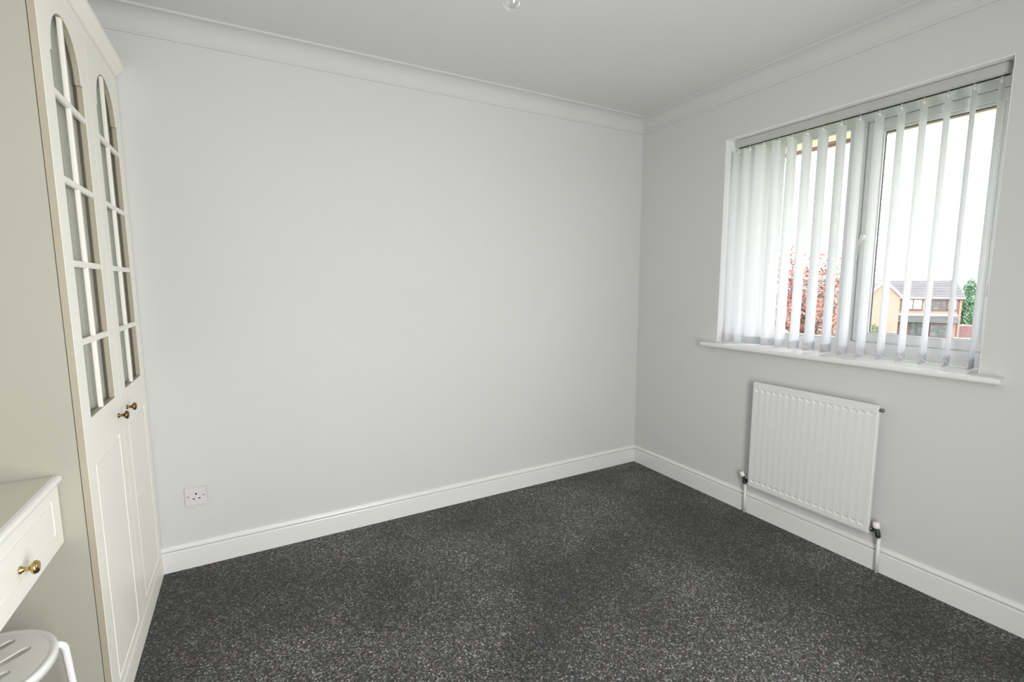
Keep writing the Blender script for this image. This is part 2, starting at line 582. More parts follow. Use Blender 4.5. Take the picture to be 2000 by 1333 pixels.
# ------------------------------------------------------------------ vertical blind
bl = empty('vertical_blind', (0.065, -1.255, 2.105))
tag(bl, 'white vertical slat blind hanging inside the window recess, slats turned open', 'blind')
def bpart(mb, name, m, bev=0.0, parent=bl):
    o = mb.build(name, m, None, bev)
    o.data.transform(Matrix.Translation((-0.065, 1.255, -2.105)))
    o.parent = parent
    return o
mb = MB()
mb.box(0.044, 0.086, -1.815, -0.700, 2.066, 2.107)
bpart(mb, 'head_rail', 'rail', 0.003)
mb = MB()
mb.box(0.0605, 0.0695, -1.812, -0.703, 2.0630, 2.0665)
bpart(mb, 'rail_slot_shadow', 'dark')  # black strip standing in for the shadow along the rail's slot
PIV = [-0.703, -0.772, -0.851, -0.938, -1.008, -1.086, -1.162, -1.244, -1.322, -1.399, -1.481, -1.559, -1.637, -1.716, -1.793]
ANG = [4, 14, 38, 15, 0, -1, 1, -1, -2, -2, -5, -5, -6, -7, -6]
near, far = [], []
for i, (y, a) in enumerate(zip(PIV, ANG)):
    t = math.radians(a)
    dx, dy = math.cos(t), -math.sin(t)
    sl = bpy.data.objects.new('slat', None)
    # the fabric: a strip with a slight bow, narrow shoulders at the hanger
    mbs = MB()
    hw, th = 0.0445, 0.0004
    rings = []
    tw = math.radians(9) if i == 2 else 0.0
    zs = [0.962, 0.998, 1.05, 1.2, 1.4, 1.6, 1.8, 1.96, 2.046]
    grid = []
    for z in zs:
        tt = t + tw * (1.6 - z) / 0.6
        cx, sy = math.cos(tt), -math.sin(tt)
        row = []
        for s in (-1, -0.5, 0, 0.5, 1):
            bow = 0.0025 * (1 - s * s)
            row.append((0.065 + cx * hw * s - sy * bow, y + sy * hw * s + cx * bow, z))
        grid.append(row)
    nf = len(grid[0])
    V = [p for r in grid for p in r]
    F = [(r * nf + c, r * nf + c + 1, (r + 1) * nf + c + 1, (r + 1) * nf + c) for r in range(len(grid) - 1) for c in range(nf - 1)]
    mbs.add(V, F, True)
    tt = t + tw * (1.6 - 0.975) / 0.6
    cx, sy = math.cos(tt), -math.sin(tt)
    def q(s, n, z, cx=cx, sy=sy, y=y):
        return (0.065 + cx * s - sy * n, y + sy * s + cx * n, z)
    # turned-up pocket of the fabric round the bottom weight
    for n_ in (-0.0019, 0.0036):
        mbs.add([q(-0.0445, n_, 0.961), q(0.0445, n_, 0.961), q(0.0445, n_, 1.000), q(-0.0445, n_, 1.000)], [(0, 1, 2, 3)])
    sl = bpart(mbs, 'slat', 'slat')
    mbw = MB()
    mbw.loops([[q(-0.0462, -0.0014, z), q(0.0462, -0.0014, z), q(0.0462, 0.0032, z), q(-0.0462, 0.0032, z)] for z in (0.9595, 0.9965)])
    for e in (-1, 1):
        mbw.loops([[q(e * 0.0445 - 0.003, -0.001, z), q(e * 0.0445 + 0.003, -0.001, z), q(e * 0.0445 + 0.003, 0.003, z), q(e * 0.0445 - 0.003, 0.003, z)] for z in (0.9965, 1.003)])
    bpart(mbw, 'bottom_weight', 'weight', 0.0, sl)
    near.append(q(-0.045, 0.001, 0.998))
    far.append(q(0.045, 0.001, 0.998))
    mbh = MB()
    c2, s2 = math.cos(t), -math.sin(t)
    def q2(s, n, z):
        return (0.065 + c2 * s - s2 * n, y + s2 * s + c2 * n, z)
    mbh.loops([[q2(-w_, -0.002, z), q2(w_, -0.002, z), q2(w_, 0.0045, z), q2(-w_, 0.0045, z)] for z, w_ in ((2.041, 0.011), (2.049, 0.010), (2.051, 0.005), (2.064, 0.004))])
    bpart(mbh, 'hanger', 'hook', 0.0, sl)
for pts in (near, far):
    for a, b in zip(pts[:-1], pts[1:]):
        A, B = Vector(a), Vector(b)
        ps = []
        for k in range(9):
            f = k / 8
            p = A.lerp(B, f)
            p.z -= 0.030 * 4 * f * (1 - f) * (0.9 if pts is near else 0.8)
            ps.append(p)
        mb = MB().tube(ps, 0.0008, 5)
        for p in ps:
            mb.lathe([(0.0002, -0.0016), (0.0016, 0), (0.0002, 0.0016)], p, 'z', 5)
        bpart(mb, 'link_chain', 'chain')
mb = MB()
mb.tube([(0.050, -1.822, 2.075), (0.048, -1.826, 1.7), (0.047, -1.827, 1.30)], 0.0013, 6)
bpart(mb, 'control_cord', 'chain')
mb = MB().lathe([(0.001, 0.03), (0.005, 0.026), (0.007, -0.02), (0.002, -0.03)], (0.047, -1.827, 1.275), 'z', 10)
bpart(mb, 'cord_weight', 'hook')

# ------------------------------------------------------------------ radiator
RY0, RY1, RZ0, RZ1, RX = -1.5455, -0.9500, 0.1780, 0.7660, -0.0555
rad = empty('radiator', (0, -1.2475, 0))
tag(rad, 'white pressed steel panel radiator on the wall below the window', 'radiator')
def rpart(mb, name, m, bev=0.0, parent=rad):
    o = mb.build(name, m, None, bev)
    o.data.transform(Matrix.Translation((0, 1.2475, 0)))
    o.parent = parent
    return o
NFL = 17
PIT = 0.0335
yc0 = (RY0 + RY1) / 2 - PIT * (NFL - 1) / 2
ys, fy = [RY0, RY0 + 0.004, RY0 + 0.012], [0, 0, 0]
for k in range(NFL):
    yc = yc0 + k * PIT
    for d, g in ((-0.0125, 0), (-0.0080, 1), (0.0080, 1), (0.0125, 0)):
        ys.append(yc + d)
        fy.append(g)
ys += [RY1 - 0.012, RY1 - 0.004, RY1]
fy += [0, 0, 0]
zs = [(RZ0, 0), (RZ0 + 0.004, 0), (RZ0 + 0.012, 0), (0.2040, 0), (0.2120, 1), (0.224, 0.15), (0.47, 0.07), (0.715, 0.15), (0.7265, 1), (0.7345, 0), (RZ1 - 0.012, 0), (RZ1 - 0.004, 0), (RZ1, 0)]
V, F = [], []
ny = len(ys)
for iz, (z, gz) in enumerate(zs):
    for iy, y in enumerate(ys):
        eb = 0.004 if iz in (0, len(zs) - 1) or iy in (0, ny - 1) else 0.0
        V.append((RX + eb + 0.0042 * fy[iy] * gz, y, z))
for a in range(len(zs) - 1):
    for b in range(ny - 1):
        F.append((a * ny + b, a * ny + b + 1, (a + 1) * ny + b + 1, (a + 1) * ny + b))
mb = MB().add(V, F)
rim = [(RY0, RZ0), (RY1, RZ0), (RY1, RZ1), (RY0, RZ1)]
mb.loops([[(x, y, z) for y, z in rim] for x in (RX + 0.004, RX + 0.017)], True, False, False)
mb.add([(RX + 0.017, y, z) for y, z in rim], [(0, 1, 2, 3)])
rpart(mb, 'panel', 'rad')
mb = MB().box(RX + 0.004, RX + 0.011, RY0 + 0.004, RY1 - 0.004, RZ1 - 0.002, RZ1 + 0.0025)
rpart(mb, 'top_seam', 'rad', 0.001)
mb = MB().box(RX + 0.004, RX + 0.011, RY0 + 0.004, RY1 - 0.004, RZ0 - 0.0025, RZ0 + 0.002)
rpart(mb, 'bottom_seam', 'rad', 0.001)
for y in (RY0 + 0.12, RY1 - 0.12):
    mb = MB().box(RX + 0.017, -0.001, y - 0.012, y + 0.012, 0.24, 0.70)
    rpart(mb, 'wall_bracket', 'rad')
mb = MB().lathe([(0.0075, 0.012), (0.0085, 0.004), (0.0085, -0.006), (0.0085, -0.010), (0.0060, -0.013), (0.002, -0.0135)], (-0.044, RY0 - 0.004, 0.7480), 'y', 12)
rpart(mb, 'bleed_plug', 'chrome')
# valves at both bottom corners, with their tails down to the floor
def knuckle(mb, a, b, prof, n=14):
    """lathe along the line a -> b; prof: (radius, fraction)"""
    a, b = Vector(a), Vector(b)
    d = b - a
    u = d.cross(Vector((1, 0, 0))).normalized()
    v = d.cross(u).normalized()
    mb.loops([[a + d * f + (u * math.cos(2 * PI * k / n) + v * math.sin(2 * PI * k / n)) * r for k in range(n)] for r, f in prof])
VX = -0.034
mb = MB()
knuckle(mb, (VX, -0.9205, 0.172), (VX, -0.9080, 0.212), [(0.0085, 0), (0.0100, 0.1), (0.0100, 0.45), (0.0080, 0.55), (0.0085, 1)])
knuckle(mb, (VX, -0.9180, 0.194), (VX, RY1, 0.196), [(0.0080, 0), (0.0080, 0.5), (0.0105, 0.55), (0.0105, 1)])
vl = rpart(mb, 'valve', 'verd')
mb = MB()
knuckle(mb, (VX, -0.9085, 0.2100), (VX, -0.8955, 0.2345), [(0.0095, 0), (0.0115, 0.25), (0.0125, 0.8), (0.0100, 1)], 18)
rpart(mb, 'valve_cap', 'hook', 0.0, vl)
MBp = MB().lathe([(0.0075, 0), (0.0075, 0.172)], (-0.0285, -0.9215, 0.001), 'z', 14)
rpart(MBp, 'pipe', 'gloss')
mb = MB()
knuckle(mb, (VX, -1.5540, 0.197), (VX, RY0, 0.197), [(0.0080, 0), (0.0130, 0.02), (0.0130, 0.6), (0.0085, 0.65), (0.0085, 1)], 6)
rpart(mb, 'union_nut', 'chrome')
mb = MB()
knuckle(mb, (VX, -1.5790, 0.168), (VX, -1.5700, 0.212), [(0.0085, 0), (0.0105, 0.12), (0.0105, 0.6), (0.0080, 0.7), (0.0085, 1)])
knuckle(mb, (VX, -1.5720, 0.194), (VX, -1.5520, 0.197), [(0.0080, 0), (0.0080, 1)])
vr = rpart(mb, 'valve', 'verd')
mb = MB()
knuckle(mb, (VX, -1.5705, 0.2080), (VX, -1.5655, 0.2360), [(0.0105, 0), (0.0135, 0.2), (0.0140, 0.75), (0.0105, 1)], 18)
rpart(mb, 'valve_cap', 'hook', 0.0, vr)
MBp = MB().lathe([(0.0075, 0), (0.0075, 0.170)], (-0.0285, -1.5795, 0.001), 'z', 14)
rpart(MBp, 'pipe', 'gloss')

# ------------------------------------------------------------------ wall socket
sk = empty('wall_socket', (-2.704, 0, 0.3365))
tag(sk, 'white single three-pin socket low on the bare back wall', 'socket')
mb = MB().box(-0.043, 0.043, -0.0095, 0, -0.043, 0.043)
mb.build('face_plate', 'socket', sk, 0.003)
for dx, dz, w_, h_ in ((0.0020, 0.0110, 0.0026, 0.0046), (-0.0085, -0.0110, 0.0042, 0.0023), (0.0135, -0.0108, 0.0042, 0.0023)):
    mb = MB().box(dx - w_, dx + w_, -0.0100, -0.0090, dz - h_, dz + h_)
    mb.build('pin_hole', 'dark', sk)
for dx in (-0.0300, 0.0300):
    mb = MB().lathe([(0.0034, 0.001), (0.0034, -0.0008), (0.0020, -0.0014)], (dx, -0.0095, 0.002), 'y', 12)
    mb.build('screw', 'screw', sk)

# ------------------------------------------------------------------ wardrobe
WX = -2.850                     # front face of the doors
wr = empty('wardrobe', (-3.15, -0.45, 0))
tag(wr, 'tall cream two-door wardrobe with arched glazed door tops in the left corner', 'wardrobe')
def wp(mb, name, m, bev=0.0, parent=wr):
    o = mb.build(name, m, None, bev)
    o.data.transform(Matrix.Translation((3.15, 0.45, 0)))
    o.parent = parent
    return o
TOPZ = 2.128
mb = MB().box(X0 + 0.004, -2.868, -0.895, -0.877, 0.0, 2.135)
wp(mb, 'side_panel', 'side', 0.001)
mb = MB().box(X0 + 0.004, -2.868, -0.0205, -0.004, 0.0, 2.135)
wp(mb, 'side_panel', 'inside')
mb = MB().box(X0 + 0.004, -2.870, -0.877, -0.0205, 2.117, 2.135)
wp(mb, 'top_board', 'side')
mb = MB().box(X0 + 0.004, -2.870, -0.877, -0.0205, 0.083, 0.099)
wp(mb, 'floor_board', 'inside')
mb = MB().box(X0 + 0.004, X0 + 0.010, -0.877, -0.0205, 0.099, 2.117)
wp(mb, 'back_board', 'inside')
mb = MB().box(X0 + 0.010, -2.905, -0.877, -0.0205, 1.70, 1.716)
wp(mb, 'shelf', 'inside')
mb = MB().box(-2.862, -2.8465, -0.895, -0.004, 0.0, 0.0825)
wp(mb, 'plinth', 'cream', 0.001)
mb = MB()
cp = [(-2.905, 2.136), (-2.853, 2.136), (-2.846, 2.139), (-2.838, 2.150), (-2.824, 2.162), (-2.8195, 2.168), (-2.8195, 2.181), (-2.905, 2.181)]
mb.loops([[(x, y, z) for x, z in cp] for y in (-0.925, -0.003)], True, True, False)
wp(mb, 'cornice', 'cream')
def door(y0, y1, oy0, oy1, knob_y):
    """y0 < y1: extent; oy0..oy1: glazed opening"""
    yc, hw = (oy0 + oy1) / 2, (oy1 - oy0) / 2
    zb, zsp = 0.930, 1.922
    arch = [(oy0, zb), (oy1, zb), (oy1, zsp - 0.006), (oy1 - 0.014, zsp - 0.006), (oy1 - 0.014, zsp + 0.004)]
    r = hw - 0.014
    for k in range(1, 16):
        a = k / 16 * PI
        arch.append((yc + r * math.cos(a), zsp + 0.004 + r * 0.97 * math.sin(a)))
    arch += [(oy0 + 0.014, zsp + 0.004), (oy0 + 0.014, zsp - 0.006), (oy0, zsp - 0.006)]
    out = [(y0, 0.0875), (y1, 0.0875), (y1, TOPZ), (y0, TOPZ)]
    pan = [(oy0 - 0.004, 0.112), (oy1 + 0.008, 0.112), (oy1 + 0.008, 0.800), (oy0 - 0.004, 0.800)]
    g = 0.009
    pin = [(pan[0][0] + g, pan[0][1] + g), (pan[1][0] - g, pan[1][1] + g), (pan[2][0] - g, pan[2][1] - g), (pan[3][0] + g, pan[3][1] - g)]
    to3 = lambda u, v, t: (t, u, v)
    mb = MB()
    plate(mb, out, [arch], WX - 0.016, WX - 0.0035, to3)
    # front skin, split by the routed panel line (its edges slope into the groove)
    plate(mb, out, [arch, pan], WX - 0.0035, WX, to3)
    mb.add([(WX, *p) for p in pan] + [(WX - 0.0035, pan[i][0] + (0.004 if i in (0, 3) else -0.004), pan[i][1] + (0.004 if i < 2 else -0.004)) for i in range(4)],
           [(i, (i + 1) % 4, 4 + (i + 1) % 4, 4 + i) for i in range(4)])
    plate(mb, pin, [], WX - 0.0035, WX - 0.0005, to3)
    d = wp(mb, 'door', 'cream', 0.0)
    # beige edging on the near edge of the door, shade mixed into its colour
    mb = MB().box(WX - 0.016, WX - 0.001, y0 - 0.0012, y0, 0.0875, TOPZ)
    wp(mb, 'edging', 'edge', 0.0, d)
    mb = MB()
    a2 = [(yc + (p[0] - yc) * 0.985, zb + (p[1] - zb) * 0.998 + 0.0012) for p in arch]
    plate(mb, arch, [a2], WX - 0.0155, WX - 0.0012, to3)
    wp(mb, 'opening_shade_liner', 'edge', 0.0, d)  # thin darker liner standing in for shade inside the glazed opening
    bars = [1.145, 1.3635, 1.589, 1.815]
    bw = 0.009
    for z in bars:
        mb = MB().box(WX - 0.013, WX - 0.0015, oy0 - 0.001, oy1 + 0.001, z - bw, z + bw)
        wp(mb, 'glazing_bar', 'cream', 0.002, d)
    mb = MB().box(WX - 0.013, WX - 0.002, yc - 0.008, yc + 0.008, zb - 0.001, zsp + 0.004 + r * 0.97)
    wp(mb, 'mullion', 'cream', 0.002, d)
    lv = [zb - 0.004] + bars + [zsp + r + 0.006]
    for k in range(5):
        for a, b in ((oy0 - 0.005, yc), (yc, oy1 + 0.005)):
            mb = MB().box(WX - 0.0155, WX - 0.0130, a + 0.0008, b - 0.0008, lv[k] + 0.0005, lv[k + 1] - 0.0005)
            wp(mb, 'pane', 'wglass', 0.0, d)
    # gathered net curtain behind the glass
    V, F = [], []
    n = 70
    zz = [zb - 0.03, 1.2, 1.6, 2.09]
    for i in range(n):
        f = i / (n - 1)
        y = oy0 - 0.02 + f * (oy1 - oy0 + 0.04)
        for z in zz:
            V.append((WX - 0.036 + 0.007 * math.sin(f * 46 + 0.3 * math.sin(z * 2)) + 0.003 * math.sin(f * 117), y, z))
    for i in range(n - 1):
        for j in range(3):
            F.append((i * 4 + j, i * 4 + j + 1, i * 4 + j + 5, i * 4 + j + 4))
    mb = MB().add(V, F, True)
    wp(mb, 'net_curtain', 'net', 0.0, d)
    mb = MB().lathe([(0.0085, 0), (0.0080, 0.002), (0.0045, 0.006), (0.0045, 0.013), (0.0090, 0.017), (0.0140, 0.021), (0.0145, 0.024), (0.0115, 0.028), (0.005, 0.030)],
                    (WX - 0.0002, knob_y, 0.8625), 'x', 18)
    wp(mb, 'knob', 'brass', 0.0, d)
door(-0.8935, -0.4555, -0.818, -0.531, -0.515)
door(-0.4525, -0.0045, -0.376, -0.081, -0.384)

# ------------------------------------------------------------------ dressing table
dt = empty('dressing_table', (-3.2, -1.4, 0))
tag(dt, 'cream dressing table with white top and one grooved drawer beside the wardrobe', 'dressing table')
def dp(mb, name, m, bev=0.0, parent=dt):
    o = mb.build(name, m, None, bev)
    o.data.transform(Matrix.Translation((3.2, 1.4, 0)))
    o.parent = parent
    return o
mb = MB()
mb.box(X0 + 0.004, -2.921, -2.02, -0.898, 0.782, 0.801)
dp(mb, 'table_top', 'laminate')
mb = MB()
tp = [(-2.921, 0.7815), (-2.912, 0.7815), (-2.907, 0.784), (-2.9045, 0.789), (-2.9045, 0.794), (-2.907, 0.799), (-2.912, 0.8015), (-2.921, 0.8015)]
mb.loops([[(x, y, z) for x, z in tp] for y in (-2.02, -0.898)], True, True, False)
dp(mb, 'edge_moulding', 'top')
DX = -2.9145
mb = MB()
to3 = lambda u, v, t: (t, u, v)
do = [(-1.448, 0.617), (-0.902, 0.617), (-0.902, 0.776), (-1.448, 0.776)]
di = [(-1.398, 0.660), (-0.950, 0.660), (-0.950, 0.750), (-1.398, 0.750)]
gi = 0.006
dn = [(di[0][0] + gi, di[0][1] + gi), (di[1][0] - gi, di[1][1] + gi), (di[2][0] - gi, di[2][1] - gi), (di[3][0] + gi, di[3][1] - gi)]
plate(mb, do, [], DX - 0.016, DX - 0.003, to3)
plate(mb, do, [di], DX - 0.003, DX, to3)
plate(mb, dn, [], DX - 0.003, DX - 0.0003, to3)
mb.box(-3.36, DX - 0.016, -1.43, -1.418, 0.635, 0.755)
mb.box(-3.36, DX - 0.016, -0.932, -0.920, 0.635, 0.755)
mb.box(-3.36, DX - 0.016, -1.43, -0.920, 0.630, 0.636)
dr = dp(mb, 'drawer', 'cream')
mb = MB().lathe([(0.0090, 0), (0.0085, 0.002), (0.0048, 0.007), (0.0048, 0.015), (0.0090, 0.019), (0.0145, 0.023), (0.0150, 0.026), (0.0120, 0.031), (0.005, 0.033)],
                (DX, -1.172, 0.684), 'x', 18)
dp(mb, 'knob', 'brass2', 0.0, dr)
mb = MB().box(X0 + 0.02, X0 + 0.036, -1.46, -0.899, 0.60, 0.782)
dp(mb, 'back_rail', 'side')
mb = MB().box(X0 + 0.01, -2.935, -0.9135, -0.899, 0.625, 0.782)
dp(mb, 'drawer_side', 'side')
mb = MB().box(X0 + 0.01, -2.935, -2.015, -1.455, 0.0, 0.782)
dp(mb, 'pedestal', 'cream', 0.002)
for z0, z1 in ((0.08, 0.30), (0.31, 0.53), (0.54, 0.776)):
    mb = MB().box(-2.935, DX, -2.012, -1.452, z0, z1)
    d2 = dp(mb, 'drawer', 'cream', 0.002)
    mb = MB().lathe([(0.0090, 0), (0.0048, 0.007), (0.0048, 0.015), (0.0145, 0.023), (0.0120, 0.031), (0.005, 0.033)], (DX, -1.73, (z0 + z1) / 2), 'x', 14)
    dp(mb, 'knob', 'brass2', 0.0, d2)

# ------------------------------------------------------------------ stool
st = empty('stool', (-3.0413, -1.1354, 0))
tag(st, 'round white plastic stool with slotted seat and white metal legs under the dressing table', 'stool')
SR, SZ = 0.1555, 0.450
def oval(c, L_, r, n=7):
    """slot centred at c (along, across), half length L_, half width r"""
    e1, e2 = Vector((0.700, 0.714)), Vector((0.714, -0.700))
    p = []
    for k in range(n):
        a = -PI / 2 + PI * k / (n - 1)
        p.append((L_ + r * math.cos(a), r * math.sin(a)))
    for k in range(n):
        a = PI / 2 + PI * k / (n - 1)
        p.append((-L_ + r * math.cos(a), r * math.sin(a)))
    return [tuple(e1 * (c[0] + a) + e2 * (c[1] + b)) for a, b in p]
slots = [oval((0.076, 0.030), 0.020, 0.0110), oval((-0.076, 0.030), 0.020, 0.0110), oval((0.082, -0.036), 0.020, 0.0110), oval((-0.082, -0.036), 0.020, 0.0110),
         oval((0.0, 0.073), 0.034, 0.0110), oval((0.0, -0.076), 0.034, 0.0110)]
to3 = lambda u, v, t: (u, v, t)
mb = MB()
ci = [((SR - 0.016) * math.cos(2 * PI * k / 64), (SR - 0.016) * math.sin(2 * PI * k / 64)) for k in range(64)]
plate(mb, ci, slots, SZ - 0.0065, SZ - 0.0025, to3)
rim = []
for dr_, dz in ((-0.016, -0.0025), (-0.009, -0.0005), (-0.004, -0.001), (-0.001, -0.004), (0, -0.009), (-0.001, -0.022), (-0.003, -0.022), (-0.0035, -0.010), (-0.010, -0.0065), (-0.016, -0.0065)):
    rim.append([((SR + dr_) * math.cos(2 * PI * k / 64), (SR + dr_) * math.sin(2 * PI * k / 64), SZ + dz) for k in range(64)])
mb.loops(rim, True, False, True)
mb.build('seat', 'stool', st)
for k in range(4):
    a = math.radians(19 + 90 * k)
    c, s = math.cos(a), math.sin(a)
    pts = []
    for r, z in ((0.030, 0.436), (0.125, 0.4375), (0.145, 0.4385), (0.156, 0.4365), (0.1625, 0.430), (0.1655, 0.420), (0.168, 0.38), (0.178, 0.20), (0.188, 0.010)):
        pts.append((r * c, r * s, z))
    mb = MB().tube(pts, 0.0078, 10)
    lg = mb.build('leg', 'steel', st)
    mb = MB().lathe([(0.0095, 0), (0.0105, 0.004), (0.0095, 0.020)], (0.1885 * c, 0.1885 * s, 0.0005), 'z', 12)
    mb.build('foot_cap', 'stool', lg)

# ------------------------------------------------------------------ pendant lamp
pl = empty('pendant_light', (-1.822, -1.432, H))
tag(pl, 'bare clear glass bulb hanging from the ceiling at the top edge', 'lamp')
MB().lathe([(0.04, 0), (0.04, -0.008), (0.030, -0.020), (0.008, -0.028)], (0, 0, 0), 'z', 24).build('ceiling_rose', 'hook', pl)
MB().tube([(0, 0, -0.025), (0, 0, -0.287)], 0.0028, 8).build('flex', 'hook', pl)
MB().lathe([(0.006, 0.0), (0.014, -0.006), (0.0165, -0.014), (0.0165, -0.045), (0.0195, -0.046), (0.0195, -0.056), (0.015, -0.057)], (0, 0, -0.284), 'z', 20).build('lamp_holder', 'hook', pl)
bp = [(0.0125, 0), (0.0135, -0.012)]
for k in range(13):
    a = k / 12 * PI * 0.985
    bp.append((max(0.0006, 0.0265 * math.sin(max(a, 0.55))) if k < 2 else 0.0265 * math.sin(a) + 0.0004, -0.036 - 0.0265 + 0.0265 * math.cos(a) + 0.010))
bb = MB().lathe([(0.0125, 0), (0.013, -0.010), (0.0175, -0.020), (0.0225, -0.031), (0.0255, -0.043), (0.0262, -0.052), (0.0245, -0.063), (0.0200, -0.072), (0.0135, -0.0775), (0.006, -0.0798), (0.0005, -0.0802)], (0, 0, -0.338), 'z', 28).build('bulb', 'bulb', pl)
MB().lathe([(0.004, 0.0), (0.003, -0.020), (0.004, -0.034), (0.0015, -0.038)], (0, 0, -0.342), 'z', 10).build('filament_stem', 'hook', bb)

# ------------------------------------------------------------------ outside: own eaves
ev = empty('roof_eave', (0.5, -1.25, 2.08))
struct(ev, 'cream soffit and brown fascia of the roof overhang above the window', 'eave')
o = MB().box(0.271 - 0.5, 0.552 - 0.5, -2.6, 3.2, 0.020, 0.030).build('soffit', 'soffit', ev)
o = MB().box(0.545 - 0.5, 0.570 - 0.5, -2.6, 3.2, 0.0, 0.19).build('fascia', 'fascia', ev)
gp = []
for k in range(9):
    a = PI + k / 8 * PI
    gp.append((0.130 + 0.055 * math.cos(a), 0.165 + 0.055 * math.sin(a)))
gp += [(0.182, 0.167), (0.075, 0.167)]
o = MB().loops([[(x, y, z) for x, z in gp] for y in (-2.6, 3.2)], True, True, False).build('gutter', 'fascia', ev)
o = MB().box(0.02, 0.046, 0.225, 0.345, 0.013, 0.021).build('soffit_vent', 'fascia', ev)

# ------------------------------------------------------------------ outside: ground
mb = MB()
mb.add([(0.5, -60, -3.0), (0.5, 90, -3.0), (30, 110, -4.0), (30, -80, -4.0), (70, 140, -6.45), (70, -110, -6.45), (260, 260, -6.9), (260, -220, -6.9)],
       [(0, 1, 2, 3), (3, 2, 4, 5), (5, 4, 6, 7)])
struct(mb.build('ground', 'lawn'), 'grass and road falling away outside the window', 'ground')

# ------------------------------------------------------------------ outside: houses (local frame: x along the front, y away from the viewer, z up from the ground)
RZ = math.radians(-53.949)
GZ = -6.45
HO = Vector((83.746, 25.416, GZ))
def roof_slope(mb, x0, x1, ya, za, yb, zb, n):
    """tile courses stepped up a slope from eave (ya, za) to ridge (yb, zb)"""
    dy, dz = (yb - ya) / n, (zb - za) / n
    for k in range(n):
        y0, z0 = ya + dy * k, za + dz * k
        y1, z1 = y0 + dy, z0 + dz
        # each course overhangs the one below it
        mb.add([(x, y, z) for y, z in ((y0 - 0.12, z0 + 0.07), (y0 - 0.12, z0 + 0.11), (y1, z1 + 0.03), (y0 + 0.20, z0 + 0.07), (y0 + 0.20, z0 - 0.02)) for x in (x0, x1)],
               [(0, 1, 3, 2), (2, 3, 5, 4), (0, 1, 7, 6), (6, 7, 9, 8)])
hs = empty('brick_house', HO, RZ)
tag(hs, 'orange brick house with grey tiled roof and brown windows seen through the right pane', 'house')
gz = lambda z: z - GZ
ez, rz_ = gz(-0.87), gz(1.52)
mb = MB()
mb.box(-10.9, 0.33, 0.0, 7.0, 0, ez + 0.1)
mb.add([(0.33, 0, ez), (0.33, 7, ez), (0.33, 3.5, rz_)], [(0, 1, 2)])
mb.build('wall', 'brick', hs)
mb = MB()
roof_slope(mb, -10.9, 0.50, -0.35, ez - 0.02, 3.4, rz_, 14)
mb.add([(-10.9, 7.35, ez), (0.5, 7.35, ez), (0.5, 3.4, rz_), (-10.9, 3.4, rz_)], [(0, 1, 2, 3)])
mb.build('roof', 'tile', hs)
MB().box(-10.9, 0.52, 3.28, 3.52, rz_ - 0.03, rz_ + 0.10).build('ridge_tiles', 'tile2', hs)
mb = MB()
mb.add([(0.46, -0.38, ez - 0.25), (0.54, -0.38, ez - 0.25), (0.54, 3.4, rz_ - 0.2), (0.46, 3.4, rz_ - 0.2),
        (0.46, -0.38, ez + 0.02), (0.54, -0.38, ez + 0.02), (0.54, 3.4, rz_ + 0.05), (0.46, 3.4, rz_ + 0.05)],
       [(0, 1, 2, 3), (4, 5, 6, 7), (0, 1, 5, 4), (1, 2, 6, 5), (0, 3, 7, 4)])
mb.build('verge_board', 'brown', hs)
MB().box(-7.2, 0.50, -0.46, -0.34, ez - 0.12, ez + 0.01).build('gutter', 'white', hs)
MB().box(-7.2, 0.33, -0.34, 0.0, ez - 0.30, ez - 0.12).build('soffit', 'brown', hs)
MB().box(-0.03, 0.06, -0.10, -0.02, 0.2, ez - 0.1).build('downpipe', 'brown', hs)
def hwin(x0, x1, z0, z1, mull, pm, trans=()):
    mb = MB()
    mb.box(x0, x1, -0.08, 0.02, z0, z0 + 0.12)
    mb.box(x0, x1, -0.08, 0.02, z1 - 0.12, z1)
    mb.box(x0, x0 + 0.12, -0.08, 0.02, z0, z1)
    mb.box(x1 - 0.12, x1, -0.08, 0.02, z0, z1)
    for x in mull:
        mb.box(x - 0.06, x + 0.06, -0.08, 0.02, z0, z1)
    for z in trans:
        mb.box(x0, x1, -0.07, 0.02, z - 0.04, z + 0.04)
    f = mb.build('window', 'brown', hs)
    xs = [x0] + list(mull) + [x1]
    for a, b in zip(xs[:-1], xs[1:]):
        MB().box(a + 0.05, b - 0.05, -0.05, -0.02, z0 + 0.1, z1 - 0.1).build('pane', pm, f)
    MB().box(x0 - 0.05, x1 + 0.05, -0.14, 0.02, z0 - 0.08, z0).build('sill', 'brown', f)
hwin(-6.4, -3.95, gz(-2.62), gz(-1.0), (-5.05,), 'paneb')
hwin(-3.10, -1.25, gz(-2.62), gz(-1.0), (-1.95,), 'pane', (gz(-1.4), gz(-1.75), gz(-2.1)))
hwin(-1.22, -0.15, gz(-2.62), gz(-1.0), (-0.65,), 'paneb')
# lean-to canopy with tiles over garage and bay
mb = MB()
roof_slope(mb, -7.2, -0.05, -1.25, gz(-4.35), 0.0, gz(-3.42), 6)
mb.build('canopy_roof', 'tile2', hs)
MB().box(-7.2, 0.0, -0.10, 0.02, gz(-3.44), gz(-3.20)).build('canopy_flashing', 'white', hs)
gd = MB().box(-7.2, -3.6, -0.02, 0.03, 0.0, gz(-4.2)).build('garden_door', 'brown', hs)
for a, b in ((-5.05, -4.55), (-4.40, -3.80)):
    MB().box(a, b, -0.05, -0.02, 0.25, gz(-4.35)).build('pane', 'pane', gd)
mb = MB()
mb.box(-3.1, -1.25, -0.75, 0.0, 0.0, gz(-4.30))
bay = mb.build('bay', 'brown', hs)
for a, b in ((-3.02, -2.22), (-2.12, -1.33)):
    for z0, z1 in ((0.25, 0.75), (0.80, 1.25), (1.30, 1.75)):
        MB().box(a, b, -0.78, -0.74, z0, z1).build('pane', 'pane', bay)
